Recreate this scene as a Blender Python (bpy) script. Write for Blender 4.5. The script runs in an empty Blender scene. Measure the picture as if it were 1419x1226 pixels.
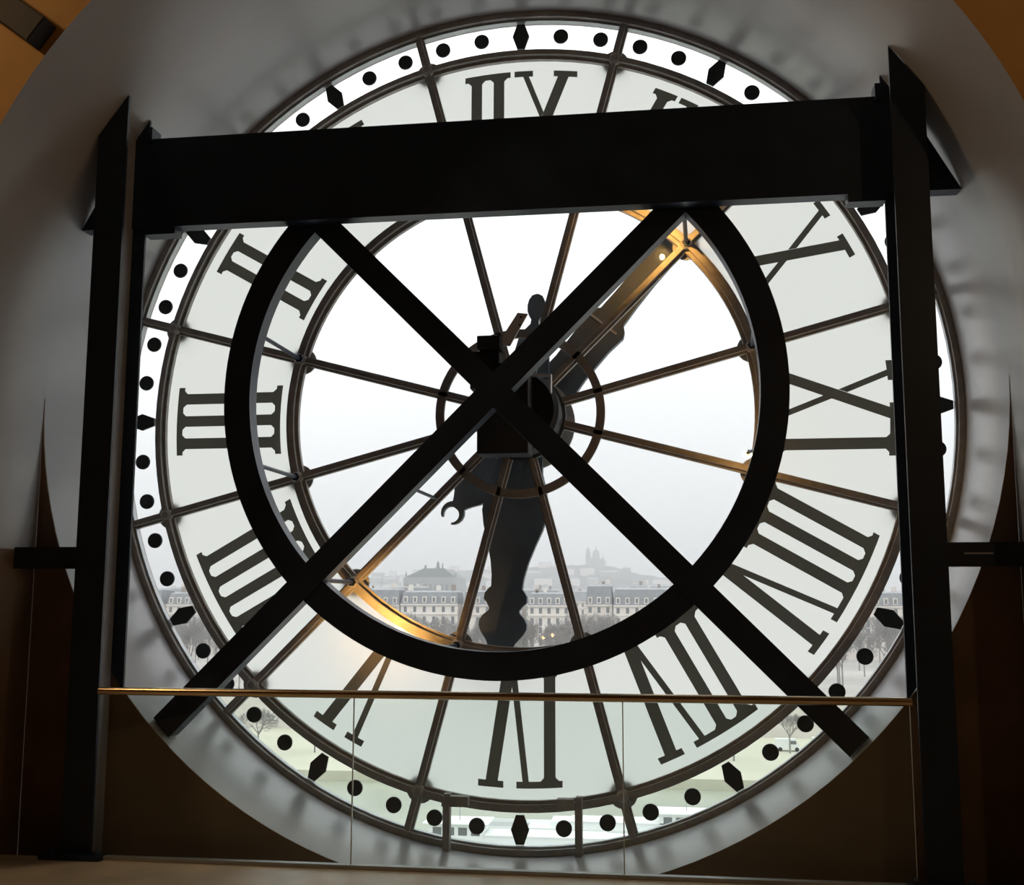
import bpy, math, random
from mathutils import Matrix, Vector

random.seed(7)
scene = bpy.context.scene
COL = scene.collection

# ------------------------------------------------------------------ camera
CAM = Vector((1.2937, -9.3023, -1.5546))
YAW, PITCH, ROLL, FPX = 0.145817, 0.139798, 0.0022906, 1600.0
fwd = Vector((-math.sin(YAW) * math.cos(PITCH), math.cos(YAW) * math.cos(PITCH), math.sin(PITCH)))
rgt = Vector((math.cos(YAW), math.sin(YAW), 0))
upv = rgt.cross(fwd)
r2 = math.cos(ROLL) * rgt + math.sin(ROLL) * upv
u2 = -math.sin(ROLL) * rgt + math.cos(ROLL) * upv
cd = bpy.data.cameras.new('camera')
cam = bpy.data.objects.new('camera', cd)
COL.objects.link(cam)
m = Matrix.Identity(4)
for i in range(3):
    m[i][0] = r2[i]; m[i][1] = u2[i]; m[i][2] = -fwd[i]; m[i][3] = CAM[i]
cam.matrix_world = m
cd.sensor_fit = 'HORIZONTAL'
cd.sensor_width = 36.0
cd.lens = FPX / 1419.0 * 36.0
cd.clip_end = 12000
scene.camera = cam

# ------------------------------------------------------------------ world: overcast sky, brighter towards the zenith
SKY_H = 0.92
w = bpy.data.worlds.new('overcast_sky')
scene.world = w
w.use_nodes = True
nt = w.node_tree
nt.nodes.clear()
out = nt.nodes.new('ShaderNodeOutputWorld')
bg = nt.nodes.new('ShaderNodeBackground')
tc = nt.nodes.new('ShaderNodeTexCoord')
sx = nt.nodes.new('ShaderNodeSeparateXYZ')
mx = nt.nodes.new('ShaderNodeMath'); mx.operation = 'MAXIMUM'; mx.inputs[1].default_value = 0
ma = nt.nodes.new('ShaderNodeMath'); ma.operation = 'MULTIPLY_ADD'
ma.inputs[1].default_value = 2.0 * SKY_H; ma.inputs[2].default_value = SKY_H
ns = nt.nodes.new('ShaderNodeTexNoise'); ns.inputs['Scale'].default_value = 3.0; ns.inputs['Detail'].default_value = 4
mr = nt.nodes.new('ShaderNodeMapRange')
mr.inputs['To Min'].default_value = 0.94; mr.inputs['To Max'].default_value = 1.06
mm = nt.nodes.new('ShaderNodeMath'); mm.operation = 'MULTIPLY'
L = nt.links.new
L(tc.outputs['Generated'], sx.inputs[0]); L(sx.outputs['Z'], mx.inputs[0]); L(mx.outputs[0], ma.inputs[0])
L(tc.outputs['Generated'], ns.inputs['Vector']); L(ns.outputs['Fac'], mr.inputs['Value'])
L(ma.outputs[0], mm.inputs[0]); L(mr.outputs[0], mm.inputs[1])
L(mm.outputs[0], bg.inputs['Strength'])
bg.inputs['Color'].default_value = (0.965, 0.985, 1.0, 1)
L(bg.outputs[0], out.inputs[0])

vs = scene.view_settings
vs.view_transform = 'Standard'
vs.look = 'None'
vs.exposure = 0.0
vs.gamma = 1.0
vs.use_curve_mapping = False

# ------------------------------------------------------------------ materials
MATS = {}

def mat(name, col, rough=0.5, metal=0.0, spec=0.5, noise=0.0, nscale=6.0, bump=0.0, bscale=30.0, emit=None, estr=0.0, stretch=(1, 1, 1)):
    if name in MATS:
        return MATS[name]
    mt = bpy.data.materials.new(name)
    mt.use_nodes = True
    t = mt.node_tree
    b = t.nodes['Principled BSDF']
    b.inputs['Base Color'].default_value = (*col, 1)
    b.inputs['Roughness'].default_value = rough
    b.inputs['Metallic'].default_value = metal
    b.inputs['Specular IOR Level'].default_value = spec
    if noise or bump:
        c = t.nodes.new('ShaderNodeTexCoord')
        mp = t.nodes.new('ShaderNodeMapping'); mp.inputs['Scale'].default_value = stretch
        t.links.new(c.outputs['Object'], mp.inputs[0])
    if noise:
        n = t.nodes.new('ShaderNodeTexNoise')
        n.inputs['Scale'].default_value = nscale; n.inputs['Detail'].default_value = 5
        r = t.nodes.new('ShaderNodeValToRGB')
        r.color_ramp.elements[0].position = 0.3; r.color_ramp.elements[1].position = 0.7
        r.color_ramp.elements[0].color = (*[max(0, v * (1 - noise)) for v in col], 1)
        r.color_ramp.elements[1].color = (*[min(1, v * (1 + noise)) for v in col], 1)
        t.links.new(mp.outputs[0], n.inputs['Vector'])
        t.links.new(n.outputs['Fac'], r.inputs[0]); t.links.new(r.outputs[0], b.inputs['Base Color'])
    if bump:
        n2 = t.nodes.new('ShaderNodeTexNoise'); n2.inputs['Scale'].default_value = bscale; n2.inputs['Detail'].default_value = 4
        bp = t.nodes.new('ShaderNodeBump'); bp.inputs['Strength'].default_value = bump; bp.inputs['Distance'].default_value = 0.01
        t.links.new(mp.outputs[0], n2.inputs['Vector']); t.links.new(n2.outputs['Fac'], bp.inputs['Height'])
        t.links.new(bp.outputs[0], b.inputs['Normal'])
    if emit:
        b.inputs['Emission Color'].default_value = (*emit, 1)
        b.inputs['Emission Strength'].default_value = estr
    MATS[name] = mt
    return mt

def clear_glass(name, tint, ior=1.45):
    mt = bpy.data.materials.new(name); mt.use_nodes = True
    t = mt.node_tree; t.nodes.clear()
    o = t.nodes.new('ShaderNodeOutputMaterial'); mixn = t.nodes.new('ShaderNodeMixShader')
    tr = t.nodes.new('ShaderNodeBsdfTransparent'); tr.inputs[0].default_value = (*tint, 1)
    gl = t.nodes.new('ShaderNodeBsdfGlossy'); gl.inputs['Roughness'].default_value = 0.02
    fr = t.nodes.new('ShaderNodeFresnel')
    ge = t.nodes.new('ShaderNodeNewGeometry'); mi = t.nodes.new('ShaderNodeMapRange')   # thin sheet: same reflectance on both faces
    mi.inputs['To Min'].default_value = ior; mi.inputs['To Max'].default_value = 1.0 / ior
    t.links.new(ge.outputs['Backfacing'], mi.inputs['Value']); t.links.new(mi.outputs[0], fr.inputs['IOR'])
    t.links.new(fr.outputs[0], mixn.inputs[0]); t.links.new(tr.outputs[0], mixn.inputs[1]); t.links.new(gl.outputs[0], mixn.inputs[2])
    t.links.new(mixn.outputs[0], o.inputs[0])
    MATS[name] = mt
    return mt

def film(name, col, gloss=0.04, rough=0.25):
    """diffusing white film on glass: light falls through and spreads"""
    mt = bpy.data.materials.new(name); mt.use_nodes = True
    t = mt.node_tree; t.nodes.clear()
    o = t.nodes.new('ShaderNodeOutputMaterial')
    tl = t.nodes.new('ShaderNodeBsdfTranslucent'); tl.inputs[0].default_value = (*col, 1)
    df = t.nodes.new('ShaderNodeBsdfDiffuse'); df.inputs[0].default_value = (0.8, 0.8, 0.78, 1)
    gl = t.nodes.new('ShaderNodeBsdfGlossy'); gl.inputs['Roughness'].default_value = rough
    a = t.nodes.new('ShaderNodeMixShader'); a.inputs[0].default_value = 0.12
    b = t.nodes.new('ShaderNodeMixShader'); b.inputs[0].default_value = gloss
    t.links.new(tl.outputs[0], a.inputs[1]); t.links.new(df.outputs[0], a.inputs[2])
    t.links.new(a.outputs[0], b.inputs[1]); t.links.new(gl.outputs[0], b.inputs[2]); t.links.new(b.outputs[0], o.inputs[0])
    MATS[name] = mt
    return mt

M_STEEL = mat('black_painted_steel', (0.010, 0.023, 0.050), 0.45, noise=0.25, nscale=3)  # base bluer than the black paint, to hold the veiling glare
M_IRON = mat('dial_iron', (0.37, 0.35, 0.325), 0.5, noise=0.15, nscale=14, bump=0.2)  # lightened; veiling glare over the dial is put into the iron colour
M_MARK = mat('marker_black', (0.035, 0.045, 0.048), 0.55)
M_HAND = mat('hand_metal', (0.075, 0.092, 0.11), 0.5, noise=0.2, nscale=5)
M_HUB = mat('hub_black', (0.010, 0.014, 0.020), 0.7)
M_ALU = mat('aluminium', (0.45, 0.47, 0.48), 0.38, metal=0.6, noise=0.1, nscale=8)
M_REVEAL = mat('grey_reveal_paint', (0.47, 0.48, 0.505), 0.27, spec=0.65, noise=0.05, nscale=1.2, bump=0.05, bscale=4)
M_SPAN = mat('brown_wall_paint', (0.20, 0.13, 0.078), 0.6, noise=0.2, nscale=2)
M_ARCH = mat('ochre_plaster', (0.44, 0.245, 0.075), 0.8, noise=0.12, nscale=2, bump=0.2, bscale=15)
M_ROOM = mat('room_brown', (0.16, 0.085, 0.04), 0.8, noise=0.15, nscale=1.5)
M_FLOOR = mat('beige_stone_floor', (0.56, 0.47, 0.34), 0.3, noise=0.2, nscale=2.5)
M_CEIL = mat('dark_ceiling', (0.10, 0.07, 0.05), 0.8)
M_BRASS = mat('brass_rail', (0.66, 0.52, 0.33), 0.2, metal=1.0)
M_RIB = mat('dark_wood', (0.010, 0.007, 0.005), 0.7)
M_NUM = film('numeral_paint', (0.052, 0.05, 0.042), 0.02, 0.4)
MATS['numeral_paint'].node_tree.nodes['Diffuse BSDF'].inputs[0].default_value = (0.5, 0.46, 0.4, 1)
M_FROST = film('frosted_film', (0.80, 0.805, 0.77), 0.04, 0.12)
M_CLEAR = clear_glass('clear_pane', (0.985, 0.99, 0.99))
M_BALU = clear_glass('balustrade_glass', (0.93, 0.965, 0.95))
M_GEDGE = mat('glass_edge', (0.72, 0.78, 0.76), 0.2)
M_BULB = mat('warm_bulb', (1, 0.7, 0.35), 0.4, emit=(1.0, 0.50, 0.12), estr=1500)
M_ROOMB = mat('room_bulb', (1, 0.7, 0.35), 0.4, emit=(1.0, 0.68, 0.36), estr=330)
M_BARE = mat('bare_bulb', (1, 0.7, 0.35), 0.4, emit=(1.0, 0.52, 0.14), estr=110)
M_DOTB = mat('small_bulb', (1, 0.7, 0.35), 0.4, emit=(1.0, 0.6, 0.22), estr=45)
M_WPLATE = mat('white_plate', (0.75, 0.76, 0.76), 0.45)
M_GREYWEB = mat('daylit_web_steel', (0.30, 0.30, 0.31), 0.5, noise=0.15, nscale=3)  # post web lighter than its flanges: daylight on it put into the colour

# ------------------------------------------------------------------ mesh helpers
class MB:
    def __init__(s): s.v = []; s.f = []; s.mi = []
    def add(s, vs_, fs, mi=0):
        o = len(s.v); s.v += [tuple(p) for p in vs_]
        for f in fs:
            s.f.append(tuple(o + i for i in f)); s.mi.append(mi)
        return s
    def box(s, a, b):
        x0, y0, z0 = [min(a[i], b[i]) for i in range(3)]; x1, y1, z1 = [max(a[i], b[i]) for i in range(3)]
        return s.add([(x0, y0, z0), (x1, y0, z0), (x1, y1, z0), (x0, y1, z0), (x0, y0, z1), (x1, y0, z1), (x1, y1, z1), (x0, y1, z1)],
                     [(0, 3, 2, 1), (4, 5, 6, 7), (0, 1, 5, 4), (1, 2, 6, 5), (2, 3, 7, 6), (3, 0, 4, 7)])
    def hexa(s, p):   # 8 points in box order
        return s.add(p, [(0, 3, 2, 1), (4, 5, 6, 7), (0, 1, 5, 4), (1, 2, 6, 5), (2, 3, 7, 6), (3, 0, 4, 7)])
    def prism(s, poly, y0, y1, mi_front=0, mi_rest=0):   # polygon in (x, z), extruded along y; front = y0 side
        n = len(poly)
        vs_ = [(x, y0, z) for x, z in poly] + [(x, y1, z) for x, z in poly]
        s.add(vs_, [tuple(range(n))], mi_front)
        o = len(s.v) - 2 * n
        s.f.append(tuple(o + n + i for i in reversed(range(n)))); s.mi.append(mi_rest)
        for i in range(n):
            j = (i + 1) % n
            s.f.append((o + i, o + n + i, o + n + j, o + j)); s.mi.append(mi_rest)
        return s
    def sector(s, r0, r1, a0, a1, y0, y1, n=12, closed=False, mi_front=0, mi_rest=0):
        k = n if closed else n + 1
        o = len(s.v)
        for i in range(k):
            a = a0 + (a1 - a0) * i / n
            for r, y in ((r0, y0), (r1, y0), (r1, y1), (r0, y1)):
                s.v.append((-r * math.sin(a), y, r * math.cos(a)))
        for i in range(n):
            j = (i + 1) % k
            for q in range(4):
                q2 = (q + 1) % 4
                s.f.append((o + 4 * i + q, o + 4 * i + q2, o + 4 * j + q2, o + 4 * j + q)); s.mi.append(mi_front if q == 0 else mi_rest)
        if not closed:
            s.f.append((o, o + 3, o + 2, o + 1)); s.mi.append(mi_rest)
            e = o + 4 * n
            s.f.append((e, e + 1, e + 2, e + 3)); s.mi.append(mi_rest)
        return s
    def tube(s, a, b, ra, rb=None, n=8):
        rb = ra if rb is None else rb
        a = Vector(a); b = Vector(b); d = (b - a).normalized()
        t = Vector((0, 0, 1)) if abs(d.z) < 0.9 else Vector((1, 0, 0))
        u = d.cross(t).normalized(); w_ = d.cross(u)
        vs_ = []
        for p, r in ((a, ra), (b, rb)):
            for i in range(n):
                q = 2 * math.pi * i / n
                vs_.append(p + u * (r * math.cos(q)) + w_ * (r * math.sin(q)))
        fs = [(i, (i + 1) % n, n + (i + 1) % n, n + i) for i in range(n)] + [tuple(reversed(range(n))), tuple(range(n, 2 * n))]
        return s.add(vs_, fs)
    def lathe(s, prof, c, axis='y', n=20):   # prof: list of (r, h) along the axis
        o = len(s.v)
        for r, h in prof:
            for i in range(n):
                q = 2 * math.pi * i / n
                if axis == 'y': s.v.append((c[0] + r * math.cos(q), c[1] + h, c[2] + r * math.sin(q)))
                else: s.v.append((c[0] + r * math.cos(q), c[1] + r * math.sin(q), c[2] + h))
        for k in range(len(prof) - 1):
            for i in range(n):
                j = (i + 1) % n
                s.f.append((o + k * n + i, o + k * n + j, o + (k + 1) * n + j, o + (k + 1) * n + i)); s.mi.append(0)
        s.f.append(tuple(o + i for i in reversed(range(n)))); s.mi.append(0)
        e = o + (len(prof) - 1) * n
        s.f.append(tuple(e + i for i in range(n))); s.mi.append(0)
        return s
    def mesh(s, name, mats, smooth=False):
        me = bpy.data.meshes.new(name)
        me.from_pydata(s.v, [], s.f)
        if not isinstance(mats, (list, tuple)): mats = [mats]
        for q in mats: me.materials.append(q)
        me.polygons.foreach_set('material_index', s.mi)
        if smooth: me.polygons.foreach_set('use_smooth', [True] * len(me.polygons))
        import bmesh
        b = bmesh.new(); b.from_mesh(me); bmesh.ops.recalc_face_normals(b, faces=b.faces); b.to_mesh(me); b.free()
        me.update()
        return me
    def build(s, name, mats, parent=None, smooth=False, bevel=0.0):
        return put(name, s.mesh(name, mats, smooth), parent, bevel=bevel)

def put(name, me, parent=None, loc=None, bevel=0.0):
    o = bpy.data.objects.new(name, me)
    COL.objects.link(o)
    if parent is not None:
        o.parent = parent
        if loc is None: o.location = [-c for c in parent_world(parent)]
        else: o.location = loc
    elif loc is not None: o.location = loc
    if bevel:
        bm_ = o.modifiers.new('bevel', 'BEVEL'); bm_.width = bevel; bm_.segments = 2; bm_.limit_method = 'ANGLE'
    return o

def parent_world(p):
    v = Vector((0, 0, 0))
    while p is not None:
        v += Vector(p.location); p = p.parent
    return v

def thing(name, label, cat, loc=(0, 0, 0), group=None):
    o = bpy.data.objects.new(name, None)
    COL.objects.link(o); o.location = loc; o.empty_display_size = 0.2
    return tag(o, label, cat, group)

def tag(o, label, cat, group=None, kind=None):
    if label: o['label'] = label
    if cat: o['category'] = cat
    if group: o['group'] = group
    if kind: o['kind'] = kind
    return o

def struct(o, label=None):
    o['kind'] = 'structure'
    if label: o['label'] = label
    return o

def copy_tree(o, parent=None):
    c = o.copy(); COL.objects.link(c)
    if parent is not None: c.parent = parent
    for ch in list(o.children): copy_tree(ch, c)
    return c

PI = math.pi
R = math.radians
def pol(r, a): return (-r * math.sin(a), r * math.cos(a))     # a counter-clockwise from the top, seen from the room

# ------------------------------------------------------------------ setting: the round opening, the arched niche, the room
ZF = -3.27           # gallery floor
ZN = -3.66           # bottom of the niche behind the glass
Y1, Y2 = -1.2, -2.42
def flare(d): return 3.483 + 0.157 * (max(0.0, d) / 2.42) ** 2.5
RA, RB, RC = flare(0), flare(1.2), flare(2.42)

b = MB()             # cylindrical reveal
N = 128
ds = [-0.12, 0, 0.3, 0.6, 0.9, 1.2]
for i in range(N):
    a = 2 * PI * i / N
    for d_ in ds:
        x, z = pol(flare(d_), a); b.v.append((x, -d_, z))
K = len(ds)
for i in range(N):
    j = (i + 1) % N
    for k in range(K - 1):
        b.f.append((K * i + k, K * j + k, K * j + k + 1, K * i + k + 1)); b.mi.append(0)
struct(b.build('wall_reveal', M_REVEAL, smooth=True), 'grey painted cylindrical reveal around the glass clock')

b = MB()             # arched niche: vault over straight jambs
ZJ = (ZN, -2.4, -1.16, -0.8, -0.4, -0.1)
base = [(-1.0, z) for z in ZJ] + [pol(1.0, R(90 - 180 * i / 64)) for i in range(65)] + [(1.0, z) for z in reversed(ZJ)]
n = len(base)
ds = [1.2, 1.5, 1.8, 2.1, 2.42]
for d_ in ds:
    f_ = flare(d_)
    b.v += [(x * f_, -d_, z if z < -1e-6 else z * f_) for x, z in base]
for k in range(len(ds) - 1):
    for i in range(n - 1):
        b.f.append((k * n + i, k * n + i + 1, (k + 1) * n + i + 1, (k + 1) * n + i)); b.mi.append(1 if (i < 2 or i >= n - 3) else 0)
struct(b.build('wall_niche', [M_REVEAL, M_SPAN], smooth=True), 'grey arched niche before the clock opening, brown on the lower jambs')

b = MB()             # lower brown wall with the round cut-out
o_in = []; o_out = []
for i in range(65):
    a = R(90 + 180 * i / 64)
    x, z = pol(RB, a)
    sc = min(RB / max(abs(x), 1e-6), abs(ZN) / max(abs(z), 1e-6))
    o_in.append((x, z)); o_out.append((x * sc, z * sc))
for t, y in ((0, Y1 - 0.012), (1, Y1 + 0.03)):
    b.v += [(x, y, z) for x, z in o_in] + [(x, y, z) for x, z in o_out]
for i in range(64):
    b.f.append((i, i + 1, 65 + i + 1, 65 + i)); b.mi.append(0)
    b.f.append((i, 130 + i, 130 + i + 1, i + 1)); b.mi.append(0)
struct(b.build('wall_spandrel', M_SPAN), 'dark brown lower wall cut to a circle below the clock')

b = MB()             # front wall of the gallery with the arch
XW, ZC = 6.5, 6.0
arc = [pol(RC, R(90 - 180 * i / 64)) for i in range(65)]
arc = [(-RC, ZN)] + arc + [(RC, ZN)]
def outer(p):
    x, z = p
    if z <= 0: return (math.copysign(XW, x), z)
    sc = min(XW / max(abs(x), 1e-6), ZC / max(z, 1e-6)); return (x * sc, z * sc)
cn = math.atan2(XW, ZC)
b.v = [(x, Y2, z) for x, z in arc] + [(outer(p)[0], Y2, outer(p)[1]) for p in arc]
n = len(arc)
for i in range(n - 1):
    b.f.append((i, i + 1, n + i + 1, n + i)); b.mi.append(0)
for sgn in (-1, 1):   # fill the two top corners
    k = len(b.v)
    b.v += [(sgn * XW, Y2 + 0.004, ZC), (sgn * XW, Y2 + 0.004, ZC * 0.75), (sgn * XW * 0.75, Y2 + 0.004, ZC)]
    b.f.append((k, k + 1, k + 2)); b.mi.append(0)
struct(b.build('wall_front', M_ARCH), 'ochre gallery wall around the arched niche')

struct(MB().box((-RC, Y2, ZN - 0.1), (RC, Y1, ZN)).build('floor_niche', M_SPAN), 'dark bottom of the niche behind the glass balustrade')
struct(MB().box((-XW, -15, ZF - 0.35), (XW, -1.60, ZF)).build('floor', M_FLOOR), 'beige polished gallery floor')
struct(MB().box((-XW - 0.1, -15, ZF - 0.35), (-XW, Y2, ZC)).build('wall_left', M_ROOM))
struct(MB().box((XW, -15, ZF - 0.35), (XW + 0.1, Y2, ZC)).build('wall_right', M_ROOM))
struct(MB().box((-XW, -15.1, ZF - 0.35), (XW, -15, ZC)).build('wall_rear', M_ROOM))
struct(MB().box((-XW, -15, ZC), (XW, Y2, ZC + 0.1)).build('ceiling', M_CEIL))

# dark rib running from the arch edge up along the ochre wall
b = MB()
p0 = Vector((-2.86, 0, 2.335)); p1 = Vector((-2.98, 0, 2.175)); d = Vector((-0.80, 0, 0.60)) * 2.6
q = [p1, p0, p0 + d, p1 + d]
b.prism([(v.x, v.z) for v in q], Y2 - 0.16, Y2)
struct(b.build('trim_1', M_RIB, bevel=0.01), 'dark wooden rib crossing the ochre wall')

# ------------------------------------------------------------------ the glass clock
clock = thing('glass_clock', 'huge round glass clock dial seen from behind with mirrored roman numerals', 'clock', (0, 0, -3.49))
R0, R1, R2, R3, R4 = 0.66, 1.942, 3.119, 3.435, 3.482

def ring_part(name, rc, wid, y0, y1, mt, label=None, rib=0.0):
    b = MB().sector(rc - wid / 2, rc + wid / 2, 0, 2 * PI, y0, y1, 128, True)
    o = b.build(name, mt, clock, smooth=False)
    if rib:
        MB().sector(rc - rib / 2, rc + rib / 2, 0, 2 * PI, y0 - 0.045, y0, 128, True).build('ring_rib', mt, o)
    if label: o['label'] = label
    return o

o = ring_part('outer_rim', (R3 + R4) / 2, R4 - R3, -0.10, 0.06, M_IRON, 'dark iron outer rim')
MB().sector(R3 - 0.018, R3 + 0.008, 0, 2 * PI, -0.055, 0.0, 128, True).build('glazing_bead', M_ALU, o)
ring_part('numeral_ring', R2, 0.092, -0.045, 0.0, M_IRON, 'iron ring outside the numerals', 0.040)
ring_part('inner_ring', R1, 0.105, -0.045, 0.0, M_IRON, 'iron ring inside the numerals, lit golden in places', 0.045)
hubring = ring_part('hub_ring', 0.664, 0.07, -0.085, -0.05, M_IRON, 'small flat iron ring around the hub')
for i in range(12):
    a = R(15 + 30 * i + 4.2)
    x, z = pol(0.675, a)
    MB().lathe([(0.011, -0.006), (0.011, 0.0)], (x, -0.085, z), 'y', 10).build('bolt', M_ALU, hubring)

def bar_poly(a, r0, r1, wd):
    u = (-math.sin(a), math.cos(a)); t = (math.cos(a), math.sin(a))
    return [(u[0] * r + t[0] * s, u[1] * r + t[1] * s) for r, s in ((r0, -wd / 2), (r1, -wd / 2), (r1, wd / 2), (r0, wd / 2))]

for i in range(12):
    a = R(15 + 30 * i)
    sp = MB().prism(bar_poly(a, 0.25, R3 + 0.01, 0.076), -0.042, 0.0).build('spoke', M_IRON, clock)
    MB().prism(bar_poly(a, 0.25, R3 + 0.01, 0.034), -0.085, -0.042).build('spoke_rib', M_IRON, sp)
    for rr in (R1, R2):
        x, z = pol(rr, a)
        MB().lathe([(0.112, 0.014), (0.112, 0.03), (0.085, 0.06), (0.03, 0.075)], (x, 0, z), 'y', 20).build('rosette', M_IRON, clock, smooth=False)
        MB().lathe([(0.028, -0.11), (0.05, -0.088), (0.05, -0.04)], (x, 0, z), 'y', 14).build('boss', M_IRON, clock)

# panes: clear inside, frosted behind the numerals, clear at the minute track
for i in range(12):
    a0, a1 = R(15 + 30 * i), R(45 + 30 * i)
    o = MB().sector(0.28, R1, a0, a1, 0.0, 0.010, 10).build('clear_pane', M_CLEAR, clock)
    if i == 0: o['label'] = 'clear glass pane in the middle of the dial'
    o = MB().sector(R1, R2, a0, a1, 0.0, 0.010, 14, mi_front=0, mi_rest=1).build('frosted_pane', [M_FROST, M_CLEAR], clock)
    if i == 0: o['label'] = 'milky white frosted pane behind the numerals'
    o = MB().sector(R2, R3, a0, a1, 0.0, 0.010, 16).build('minute_pane', M_CLEAR, clock)

# minute dots and hour lozenges
dot_me = None
for k in range(60):
    a = R(6 * k)
    x, z = pol(3.298, a)
    if k % 5 == 0:
        u = (-math.sin(a), math.cos(a)); t = (math.cos(a), math.sin(a))
        hx = [(0.032, -0.112), (0.072, 0.0), (0.032, 0.112), (-0.032, 0.112), (-0.072, 0.0), (-0.032, -0.112)]
        MB().prism([(x + t[0] * p + u[0] * q_, z + t[1] * p + u[1] * q_) for p, q_ in hx], -0.022, 0.0).build('hour_marker', M_MARK, clock)
    else:
        if dot_me is None:
            dot_me = MB().lathe([(0.060, -0.018), (0.064, -0.014), (0.064, 0.0)], (0, 0, 0), 'y', 24).mesh('minute_dot', M_MARK)
        put('minute_dot', dot_me, clock, (x, 0, z + 3.49))

# numerals; u = reading direction (from outside), v = outwards
VB, VT, SER = 2.06, 2.985, 0.052
THK, THN = 0.092, 0.05
def glyph_layout(txt):
    """list of (kind, u positions) with a running pen"""
    items = []; u = 0.0; prev = None
    for c in txt:
        if c == 'I':
            if prev == 'V': u += 0.185
            elif prev == 'X': u += 0.215
            elif prev == 'I': u += 0.193
            items.append(('I', u)); prev = 'I'
        elif c == 'V':
            if prev == 'I': u += 0.21
            items.append(('V', u, u + 0.285)); u += 0.285; prev = 'V'
        elif c == 'X':
            if prev == 'I': u += 0.22
            elif prev == 'X': u += 0.26
            items.append(('X', u, u + 0.36)); u += 0.36; prev = 'X'
    return items, u

def numeral(txt, hour):
    a = R(30 * hour)
    uo = (-math.sin(a), math.cos(a)); ut = (-math.cos(a), -math.sin(a))   # reading direction runs counter-clockwise seen from the room
    items, W = glyph_layout(txt)
    b = MB()
    def bend(u, v):   # follow the dial a little
        uu = u - W / 2
        v2 = v - 0.42 * uu * uu / v
        return (uo[0] * v2 + ut[0] * uu, uo[1] * v2 + ut[1] * uu)
    placed = []
    def ccw(pts):
        ar = sum(p[0] * q_[1] - q_[0] * p[1] for p, q_ in zip(pts, pts[1:] + pts[:1]))
        return pts if ar > 0 else pts[::-1]
    def cut(pts, p, q_, keep_in):
        """part of a convex polygon on one side of the line p-q"""
        sd = lambda t: ((q_[0] - p[0]) * (t[1] - p[1]) - (q_[1] - p[1]) * (t[0] - p[0])) * (1 if keep_in else -1)
        res = []
        for a_, c_ in zip(pts, pts[1:] + pts[:1]):
            sa, sc_ = sd(a_), sd(c_)
            if sa >= 0: res.append(a_)
            if sa * sc_ < 0:
                k = sa / (sa - sc_); res.append((a_[0] + (c_[0] - a_[0]) * k, a_[1] + (c_[1] - a_[1]) * k))
        return res
    def area(pts): return abs(sum(p[0] * q_[1] - q_[0] * p[1] for p, q_ in zip(pts, pts[1:] + pts[:1]))) / 2 if len(pts) > 2 else 0
    def poly(pts):
        todo = [ccw(list(pts))]
        for old in placed:
            nxt = []
            for t_ in todo:
                cur = t_
                for p, q_ in zip(old, old[1:] + old[:1]):
                    o_ = cut(cur, p, q_, False)
                    if area(o_) > 1e-6: nxt.append(o_)
                    cur = cut(cur, p, q_, True)
                    if area(cur) < 1e-6: break
            todo = nxt
        placed.append(ccw(list(pts)))
        for t_ in todo: b.prism([bend(*p) for p in t_], -0.012, -0.0005, 0, 1)
    def stroke(u0, u1, th):       # bottom u0 to top u1
        h = th / 2
        poly([(u0 - h, VB), (u0 + h, VB), (u1 + h, VT), (u1 - h, VT)])
    def serif(u0, u1, top):
        if top: poly([(u0, VT - SER), (u1, VT - SER), (u1, VT), (u0, VT)])
        else: poly([(u0, VB), (u1, VB), (u1, VB + SER), (u0, VB + SER)])
    def fillet(u, th, top):
        h = th / 2; f = 0.028
        if top:
            poly([(u - h - f, VT - SER), (u - h, VT - SER), (u - h, VT - SER - f)]); poly([(u + h, VT - SER), (u + h + f, VT - SER), (u + h, VT - SER - f)])
        else:
            poly([(u - h - f, VB + SER), (u - h, VB + SER + f), (u - h, VB + SER)]); poly([(u + h, VB + SER), (u + h, VB + SER + f), (u + h + f, VB + SER)])
    tops = []; bots = []
    straight = [(it[1], THK) for it in items if it[0] == 'I']
    for it in items:
        if it[0] == 'I':
            stroke(it[1], it[1], THK); tops.append((it[1], THK)); bots.append((it[1], THK))
        elif it[0] == 'V':
            mid = (it[1] + it[2]) / 2 + 0.02
            stroke(mid - 0.02, it[1], THK + 0.005); stroke(mid + 0.015, it[2], THN)
            tops += [(it[1], THK), (it[2], THN)]
        else:
            stroke(it[2], it[1], THK); stroke(it[1], it[2], THN)
            tops += [(it[1], THK), (it[2], THN)]; bots += [(it[1], THN), (it[2], THK)]
    for lst, top in ((tops, True), (bots, False)):
        lst.sort()
        run = None
        for u, th in lst:
            lo, hi = u - th / 2 - 0.055, u + th / 2 + 0.055
            if (u, th) in straight: fillet(u, th, top)
            if run and lo < run[1] + 0.03: run = (run[0], hi)
            else:
                if run: serif(run[0], run[1], top)
                run = (lo, hi)
        if run: serif(run[0], run[1], top)
    o = b.build('numeral', [M_NUM, M_CLEAR], clock)
    return o
for h, tx in enumerate(['XII', 'I', 'II', 'III', 'IIII', 'V', 'VI', 'VII', 'VIII', 'IX', 'X', 'XI']):
    numeral(tx, h)['label'] = 'dark roman numeral %s, mirrored' % tx

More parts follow.
